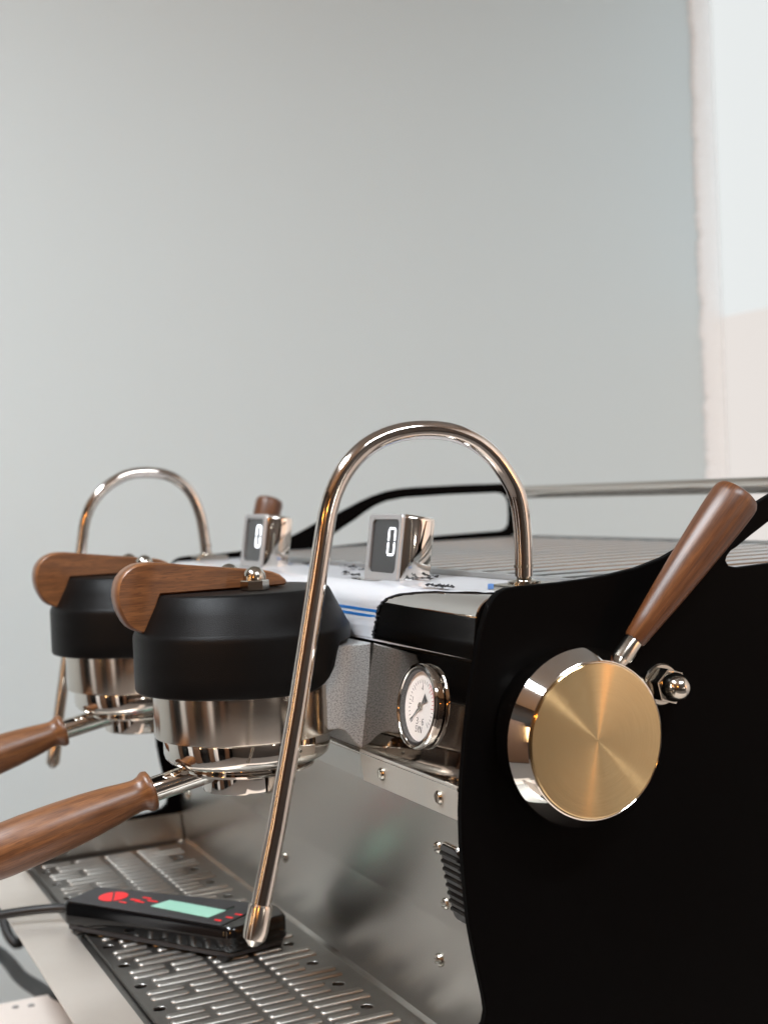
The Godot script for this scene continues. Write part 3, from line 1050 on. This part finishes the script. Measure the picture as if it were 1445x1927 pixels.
# ---------------------------------------------------------------- cup tray and rail
func cup_tray() -> void:
	var mb := Mb.new()
	mb.box(Vector3(0.668, 0.004, 0.348), at(Vector3(MID, 0.0920, -0.3405)), 0.001)
	var tray := obj("cup_tray", mb, M.cup_pan, machine)
	for k in 19:
		mb = Mb.new()
		var x := 0.180 - k * 0.0360
		mb.box(Vector3(0.0205, 0.0040, 0.336), at(Vector3(x, 0.1055, -0.3390)), 0.0004)
		obj("bar", mb, M.cup_bar, tray)
	for k in 16:
		mb = Mb.new()
		var z := -0.1715 - k * 0.0222
		mb.tube([Vector3(-0.476, 0.1012, z), Vector3(0.189, 0.1012, z)], [0.0016, 0.0016], 8)
		obj("cross_bar", mb, M.cup_bar, tray)
	mb = Mb.new()
	mb.box(Vector3(0.668, 0.0145, 0.003), at(Vector3(MID, 0.1000, -0.1685)), 0.0006)
	obj("front_lip", mb, M.cup_bar, tray)
	mb = Mb.new()
	mb.box(Vector3(0.668, 0.012, 0.004), at(Vector3(MID, 0.1040, -0.5120)), 0.0008)
	obj("back_lip", mb, M.cup_bar, tray)
	mb = Mb.new()
	mb.tube([Vector3(-0.481, 0.1600, -0.5150), Vector3(0.194, 0.1600, -0.5150)], [0.0078, 0.0078], 24)
	obj("back_rail", mb, M.tube_chrome, machine)

# ---------------------------------------------------------------- steam wands
func wands() -> void:
	for k in 2:
		var x: float = [0.1800, -0.4670][k]
		var pts: Array
		if k == 0:
			pts = [Vector2(-0.1259, 0.112), Vector2(-0.1262, 0.140), Vector2(-0.1240, 0.1606), Vector2(-0.1180, 0.1740), Vector2(-0.1085, 0.1868), Vector2(-0.0960, 0.1970), Vector2(-0.0800, 0.2035), Vector2(-0.0620, 0.2058), Vector2(-0.0440, 0.2047), Vector2(-0.0280, 0.2000), Vector2(-0.0160, 0.1930), Vector2(-0.0060, 0.1830), Vector2(0.0010, 0.1720), Vector2(0.0058, 0.1600), Vector2(0.0090, 0.1470), Vector2(0.0120, 0.1330), Vector2(0.0307, 0.0462), Vector2(0.0471, -0.0229), Vector2(0.0585, -0.0655)]
		else:
			pts = [Vector2(-0.1247, 0.110), Vector2(-0.1225, 0.1337), Vector2(-0.1200, 0.1500), Vector2(-0.1150, 0.1660), Vector2(-0.1070, 0.1800), Vector2(-0.0950, 0.1905), Vector2(-0.0800, 0.1968), Vector2(-0.0601, 0.1988), Vector2(-0.0420, 0.1965), Vector2(-0.0260, 0.1890), Vector2(-0.0143, 0.1800), Vector2(-0.0050, 0.1690), Vector2(0.0010, 0.1570), Vector2(0.0050, 0.1430), Vector2(0.0080, 0.1240), Vector2(0.0343, -0.0213), Vector2(0.0440, -0.0760)]
		var p3 := []
		for p in pts: p3.append(Vector3(x, p.y, p.x))
		var mid := smooth_path(p3.slice(0, p3.size() - 3), 4)
		mid.append_array(p3.slice(p3.size() - 3))
		var rad := []
		for p in mid: rad.append(0.0057)
		rad[0] = 0.0057
		var mb := Mb.new()
		mb.tube(mid, rad, 28)
		var w := obj("steam_wand", mb, M.tube_chrome, machine)
		var dir: Vector3 = (p3[-1] - p3[-2]).normalized()
		mb = Mb.new()
		mb.lathe([Vector2(0, -0.001), Vector2(0.0064, -0.001), Vector2(0.0070, 0.0004), Vector2(0.0071, 0.0150), Vector2(0.0064, 0.0188), Vector2(0.0025, 0.0228), Vector2(0.0012, 0.0230), Vector2(0, 0.0228)], along(p3[-1], dir), 28)
		obj("nozzle", mb, M.turned_steel, w)
		mb = Mb.new()
		mb.lathe([Vector2(0, 0), Vector2(0.0105, 0), Vector2(0.0105, 0.0015), Vector2(0.0056, 0.0028), Vector2(0.0048, 0.0036), Vector2(0.0048, 0.0098), Vector2(0.0062, 0.0102), Vector2(0.0062, 0.0120), Vector2(0, 0.0120)], at(Vector3(x, 0.1075, pts[0].x)), 28)
		obj("wand_collar", mb, M.bolt_steel, w)
		mb = Mb.new()
		mb.box(Vector3(0.026, 0.0045, 0.034), at(Vector3(x - (0.002 if k == 0 else -0.002), 0.1052, pts[0].x - 0.003)), 0.0007)
		obj("wand_base", mb, M.bolt_steel, w)

# ---------------------------------------------------------------- steam knobs
func knobs() -> void:
	for k in 2:
		var s: float = [1.0, -1.0][k]
		var xs: float = [PANEL, -0.487][k]
		var c := Vector3(xs, [0.0145, -0.0150][k], [-0.1395, -0.1560][k])
		var xf := along(c, Vector3(s, 0, 0), Vector3.UP)
		var mb := Mb.new()
		mb.lathe([Vector2(0, 0.0005), Vector2(0.0490, 0.0005), Vector2(0.0515, 0.0012), Vector2(0.0541, 0.0060), Vector2(0.0547, 0.0080), Vector2(0.0547, 0.0215), Vector2(0.0542, 0.0225), Vector2(0.0482, 0.0336), Vector2(0.0476, 0.0340), Vector2(0.0470, 0.0335), Vector2(0, 0.0335)], xf, 128, 0, 20.0)
		var knob := obj("steam_knob", mb, M.chrome, machine)
		# brushed brass face: concentric turning marks
		mb = Mb.new()
		mb.lathe([Vector2(0.0466, 0.0330), Vector2(0.0466, 0.0344), Vector2(0.0460, 0.0348), Vector2(0.034, 0.0348), Vector2(0.022, 0.0348), Vector2(0.010, 0.0348), Vector2(0.003, 0.0348), Vector2(0.0002, 0.0348)], xf, 128, 0, 20.0)
		obj("brass_face", mb, M.brass, knob)
		var a0: Vector3 = [Vector3(xs + 0.0130, 0.0500, -0.1655), Vector3(xs - 0.0130, 0.0300, -0.1720)][k]
		var dir: Vector3 = ([Vector3(xs + 0.0290, 0.1575, -0.2575), Vector3(xs - 0.0290, 0.1660, -0.2190)][k] - a0).normalized()
		var hx := along(a0, dir)
		mb = Mb.new()
		mb.lathe([Vector2(0, 0), Vector2(0.0068, 0), Vector2(0.0062, 0.0255), Vector2(0.0058, 0.0262), Vector2(0, 0.0262)], hx, 32)
		obj("lever_neck", mb, M.bolt_steel, knob)
		mb = Mb.new()
		mb.lathe([Vector2(0, 0.0262), Vector2(0.0064, 0.0262), Vector2(0.0072, 0.0275), Vector2(0.0086, 0.042), Vector2(0.0106, 0.062), Vector2(0.0126, 0.085), Vector2(0.0142, 0.108), Vector2(0.0152, 0.125), Vector2(0.0156, 0.137), Vector2(0.0152, 0.1405), Vector2(0.0138, 0.1430), Vector2(0.0112, 0.1442), Vector2(0, 0.1446)], hx, 40, 1)
		obj("lever_handle", mb, M.wood_dark, knob)

# ---------------------------------------------------------------- gauge
func gauge() -> void:
	var nrm := Vector3(0, 0.158, 0.987)
	var xf := along(Vector3(0.1350, 0.0292, -0.0742), nrm, Vector3.RIGHT)
	xf.basis = Basis(Vector3.RIGHT, nrm * 0.52, Vector3.RIGHT.cross(nrm))
	var mb := Mb.new()
	mb.lathe([Vector2(0, -0.004), Vector2(0.0262, -0.004), Vector2(0.0262, 0.0045), Vector2(0.0270, 0.0050), Vector2(0.0277, 0.0060), Vector2(0.0277, 0.0100), Vector2(0.0272, 0.0118), Vector2(0.0262, 0.0124), Vector2(0.0252, 0.0120), Vector2(0.0246, 0.0108), Vector2(0.0244, 0.0030), Vector2(0, 0.0030)], xf, 96)
	var g := obj("pressure_gauge", mb, M.chrome, machine)
	mb = Mb.new()
	mb.lathe([Vector2(0.02435, 0.0100), Vector2(0.0230, 0.0096), Vector2(0.0226, 0.0040), Vector2(0.0226, 0.0032)], xf, 64)
	obj("inner_ring", mb, M.gauge_inner, g)
	mb = Mb.new()
	mb.lathe([Vector2(0.0225, 0.0031), Vector2(0.0225, 0.0042), Vector2(0, 0.0042)], xf, 64)
	obj("dial", mb, M.dial_white, g)
	# marks lie on the dial: x right, y up on the face
	var face := xf * Transform3D(Basis(Vector3.RIGHT, Vector3(0, 0, -1), Vector3(0, 1, 0)), Vector3(0, 0.0043, 0))
	for k in 31:
		var a := deg_to_rad(225.0 - 270.0 * k / 30)
		var red := k > 18 and k < 26
		mb = Mb.new()
		var l := 0.0036 if k % 5 == 0 else 0.0022
		mb.box(Vector3(l, 0.00042, 0.00016), face * Transform3D(Basis(Vector3.BACK, a), Vector3(cos(a), sin(a), 0) * (0.0172 - l / 2)), 0.0)
		obj("tick", mb, M.print_red if red else M.print_black, g)
	mb = Mb.new()
	mb.begin()
	for k in 20:
		var a := deg_to_rad(225.0 - 270.0 * (18.5 + 7.0 * k / 20) / 30)
		var b := deg_to_rad(225.0 - 270.0 * (18.5 + 7.0 * (k + 1) / 20) / 30)
		mb.quad(face * (Vector3(cos(a), sin(a), 0) * 0.0174), face * (Vector3(cos(b), sin(b), 0) * 0.0174), face * (Vector3(cos(b), sin(b), 0) * 0.0181), face * (Vector3(cos(a), sin(a), 0) * 0.0181), 1)
	mb.face(nrm)
	obj("red_arc", mb, M.print_red, g)
	for s in [["SYN", 0.0, -0.0150, 0.0042], ["3", -0.0030, -0.0098, 0.0044], ["6", 0.0046, -0.0098, 0.0044], ["-", 0.0008, -0.0094, 0.003], ["0", -0.0110, -0.0098, 0.0034], ["2", -0.0122, 0.0030, 0.0032], ["4", 0.0, 0.0118, 0.0032]]:
		letter(g, s[0], face * at(Vector3(s[1], s[2], 0.00005)), s[3], M.print_black)
	# pointer at about seven o'clock, with a broad tail
	var pa := deg_to_rad(222.0)
	var pt := face * Transform3D(Basis(Vector3.BACK, pa), Vector3(0, 0, 0.0013))
	mb = Mb.new()
	mb.extrude_simple(v2([0.0, -0.0007, 0.0165, -0.0002, 0.0165, 0.0002, 0.0, 0.0007]), 0.0, 0.0004, pt, 0.00005)
	mb.extrude_simple(v2([-0.003, -0.0005, -0.003, 0.0005, -0.0098, 0.0030, -0.0098, -0.0030]), 0.0, 0.0004, pt, 0.00005)
	obj("pointer", mb, M.print_black, g)
	mb = Mb.new()
	mb.lathe([Vector2(0, 0.0040), Vector2(0.0026, 0.0040), Vector2(0.0026, 0.0062), Vector2(0.0018, 0.0070), Vector2(0, 0.0072)], xf, 24)
	obj("pointer_hub", mb, M.bolt_steel, g)
	mb = Mb.new()
	mb.lathe([Vector2(0, 0.0098), Vector2(0.0238, 0.0098), Vector2(0.0238, 0.0103), Vector2(0, 0.0103)], xf, 48)
	obj("gauge_glass", mb, M.glass, g)

func letter(parent: Node3D, text: String, xf: Transform3D, size: float, m: Material) -> void:
	var t := TextMesh.new()
	var f := SystemFont.new()
	f.font_names = PackedStringArray(["Droid Sans"])
	t.font = f
	t.text = text
	t.font_size = 32
	t.pixel_size = size / 24.0
	t.depth = 0.0002
	t.curve_step = 1.0
	var o := obj("lettering", t, m, parent, xf)

# ---------------------------------------------------------------- portafilters
func portafilters() -> void:
	for k in 2:
		var t := Node3D.new()
		t.name = "portafilter"
		add_child(t, true)
		t.position = Vector3(-SPACING * k, 0, 0)
		tag(t, ["nearer polished portafilter with walnut handle, under the front group", "farther portafilter with walnut handle, slightly blurred, under the rear group"][k], "portafilter", "portafilters locked in the groups")
		var mb := Mb.new()
		mb.lathe([Vector2(0, 0.0024), Vector2(0.0578, 0.0024), Vector2(0.0590, 0.0014), Vector2(0.0592, 0.0), Vector2(0.0590, -0.0095), Vector2(0.0580, -0.0125), Vector2(0.0555, -0.0150), Vector2(0.0510, -0.0170), Vector2(0.0462, -0.0180), Vector2(0.0455, -0.0186), Vector2(0.0468, -0.0196), Vector2(0.0474, -0.0210), Vector2(0.0470, -0.0223), Vector2(0.0455, -0.0230), Vector2(0.0400, -0.0236), Vector2(0.0345, -0.0240), Vector2(0.0333, -0.0246), Vector2(0.0331, -0.0260), Vector2(0.0331, -0.0352), Vector2(0.0326, -0.0366), Vector2(0.0312, -0.0374), Vector2(0, -0.0376)], Transform3D.IDENTITY, 112, 0, 40.0)
		obj("filter_holder", mb, M.chrome, t)
		var a := Vector3(0, -0.0222, 0.0290)
		var b := Vector3(0, -0.0312, 0.0735)
		var dir := (b - a).normalized()
		mb = Mb.new()
		mb.lathe([Vector2(0, -0.004), Vector2(0.0100, -0.004), Vector2(0.0098, 0.0), Vector2(0.0088, 0.003), Vector2(0.0087, 0.046), Vector2(0, 0.046)], along(a, dir), 40)
		obj("neck", mb, M.chrome, t)
		dir = (Vector3(0, -0.0576, 0.1748) - b).normalized()
		mb = Mb.new()
		mb.lathe([Vector2(0, -0.0030), Vector2(0.0120, -0.0030), Vector2(0.0137, -0.0022), Vector2(0.0141, -0.0008), Vector2(0.0141, 0.0012), Vector2(0.0134, 0.0024), Vector2(0.0120, 0.0044), Vector2(0.0113, 0.0072), Vector2(0.0113, 0.0100), Vector2(0.0120, 0.0160), Vector2(0.0136, 0.0260), Vector2(0.0156, 0.0440), Vector2(0.0170, 0.0640), Vector2(0.0178, 0.0860), Vector2(0.0178, 0.1040), Vector2(0.0168, 0.1180), Vector2(0.0140, 0.1270), Vector2(0.0080, 0.1310), Vector2(0, 0.1320)], along(b, dir), 56, 1)
		obj("handle", mb, M.wood, t)

# ---------------------------------------------------------------- scale on the grate
func scale_device() -> void:
	var t := Node3D.new()
	t.name = "coffee_scale"
	add_child(t)
	var down := 1.1093
	t.position = Vector3(0.9005 + (-0.07 - 0.9005) * down, TRAY + 0.003, 0.3118 + (0.035 - 0.3118) * down)
	t.scale = Vector3.ONE * down
	tag(t, "small black scale with red logo and green display on the drip grate", "scale")
	var o := Vector3(0.07, 0, -0.035)      # world x, z -> local
	var pts := [Vector2(-0.1300, 0.1105), Vector2(0.0042, 0.0206), Vector2(-0.0052, -0.0260), Vector2(-0.0300, -0.0290), Vector2(-0.1545, 0.0775)]
	# rounded outline, seen from above (x, z)
	var outline := func(inset: float, r: float) -> PackedVector2Array:
		var res := PackedVector2Array()
		var poly := PackedVector2Array(pts)
		var c := Vector2.ZERO
		for p in poly: c += p / poly.size()
		for i in poly.size():
			var p := poly[i]
			var d0 := (poly[(i - 1 + poly.size()) % poly.size()] - p).normalized()
			var d1 := (poly[(i + 1) % poly.size()] - p).normalized()
			p += (c - p).normalized() * inset
			for k in 6:
				var s := k / 5.0
				res.append((p + d0 * r).lerp(p, s).lerp(p.lerp(p + d1 * r, s), s) + Vector2(o.x, o.z))
		return res
	var lay := Transform3D(Basis(Vector3.RIGHT, Vector3(0, 0, 1), Vector3(0, -1, 0)), Vector3.ZERO)     # polygon y -> z, depth -> -y
	var mb := Mb.new()
	mb.extrude_simple(outline.call(-0.0005, 0.007), -0.0215, -0.0030, lay, 0.0022)
	obj("casing", mb, M.gloss_black, t)
	mb = Mb.new()
	mb.extrude_simple(outline.call(0.002, 0.007), -0.0042, 0.0, lay, 0.0006)
	obj("base", mb, M.matte_black, t)
	var top := PackedVector2Array()
	for p in [Vector2(-0.1275, 0.1065), Vector2(-0.006, 0.0232), Vector2(-0.0080, 0.0195), Vector2(-0.0330, -0.0190), Vector2(-0.0480, -0.0095), Vector2(-0.1505, 0.0780)]:
		top.append(p + Vector2(o.x, o.z))
	mb = Mb.new()
	mb.extrude_simple(top, -0.0222, -0.0212, lay, 0.0003)
	obj("top_plate", mb, M.matte_black, t)
	# lcd
	var yt := 0.0222
	var lcd := PackedVector2Array()
	for p in [Vector2(-0.0770, 0.0552), Vector2(-0.0850, 0.0340), Vector2(-0.0390, 0.0030), Vector2(-0.0268, 0.0262)]:
		lcd.append(p + Vector2(o.x, o.z))
	mb = Mb.new()
	mb.extrude_simple(lcd, -yt - 0.0004, -yt + 0.0004, lay, 0.0001)
	obj("lcd_screen", mb, M.lcd, t)
	mb = Mb.new()
	var fr := PackedVector2Array([lcd[1] + (lcd[1] - lcd[0]) * 0.04, lcd[1].lerp(lcd[0], 0.22), lcd[2].lerp(lcd[3], 0.30), lcd[2] + (lcd[2] - lcd[3]) * 0.04])
	mb.extrude_simple(fr, -yt - 0.0012, -yt + 0.0002, lay, 0.0003)
	obj("lcd_shade", mb, M.matte_black, t)
	# red disc logo, cut by a slanting line
	var ex := Vector2(0.831, -0.556)
	var ey := Vector2(0.556, 0.831)
	for s in [0, 1]:
		var half := PackedVector2Array()
		for k in 17:
			var a: float = lerpf(0.07, PI - 0.07, k / 16.0) + s * PI + 0.9
			half.append(Vector2(-0.1170, 0.0735) + Vector2(o.x, o.z) + (ex * cos(a) + ey * sin(a)) * 0.0112)
		mb = Mb.new()
		mb.extrude_simple(half, -yt - 0.0003, -yt + 0.0002, lay, 0.0)
		obj("red_logo", mb, M.logo_red, t)
	# small red marks
	for s in [[-0.0985, 0.0710, 0.007], [-0.0990, 0.0610, 0.009], [-0.0985, 0.0520, 0.008], [-0.0925, 0.0595, 0.009], [-0.0885, 0.0505, 0.010], [-0.0170, 0.0220, 0.006], [-0.0185, 0.0130, 0.006], [-0.0215, 0.0050, 0.006]]:
		mb = Mb.new()
		var b := Basis(Vector3.UP, 0.6)
		mb.box(Vector3(s[2], 0.0004, 0.0018), Transform3D(b, Vector3(s[0] + o.x, yt + 0.0001, s[1] + o.z)), 0.0)
		obj("red_mark", mb, M.logo_red, t)
	for p in pts.slice(0, 5):
		mb = Mb.new()
		var q: Vector2 = p.lerp(Vector2(-0.06, 0.03), 0.14) + Vector2(o.x, o.z)
		mb.lathe([Vector2(0, -0.0028), Vector2(0.005, -0.0028), Vector2(0.006, -0.001), Vector2(0.006, 0.001), Vector2(0, 0.001)], at(Vector3(q.x, 0, q.y)), 16)
		obj("foot", mb, M.rubber, t)
	# its own cable
	mb = Mb.new()
	var path := smooth_path([Vector3(-0.1330, -0.1480, 0.0890) , Vector3(-0.1450, -0.1478, 0.0960), Vector3(-0.1600, -0.1485, 0.1150), Vector3(-0.1700, -0.1500, 0.1500), Vector3(-0.1740, -0.1530, 0.2000), Vector3(-0.170, -0.20, 0.26)], 8)
	var rad := []
	for i in path.size():
		path[i] = (path[i] - Vector3(-0.07, -0.157, 0.035))
		rad.append(0.0036)
	mb.tube(path, rad, 14)
	obj("cable", mb, M.rubber, t)

func cords() -> void:
	for k in 2:
		var mb := Mb.new()
		var pts: Array = [[Vector3(-0.95, -0.26, 0.20), Vector3(-0.93, -0.385, 0.10), Vector3(-0.860, -0.4066, 0.05), Vector3(-0.704, -0.3875, 0.05), Vector3(-0.586, -0.3640, 0.05), Vector3(-0.495, -0.3450, 0.05), Vector3(-0.44, -0.332, 0.02)], [Vector3(-0.87, -0.20, 0.07), Vector3(-0.8495, -0.2900, 0.05), Vector3(-0.834, -0.3263, 0.05), Vector3(-0.812, -0.3522, 0.05), Vector3(-0.79, -0.375, 0.04), Vector3(-0.76, -0.40, 0.0), Vector3(-0.75, -0.95, -0.1)]][k]
		var path := smooth_path(pts, 8)
		var rad := []
		for p in path: rad.append([0.0085, 0.0065][k])
		mb.tube(path, rad, 14)
		tag(obj("power_cord", mb, M.rubber, self), ["thick black cord sagging onto the counter left of the drip tray", "thin black cord hanging beside the counter at the left edge"][k], "cord")
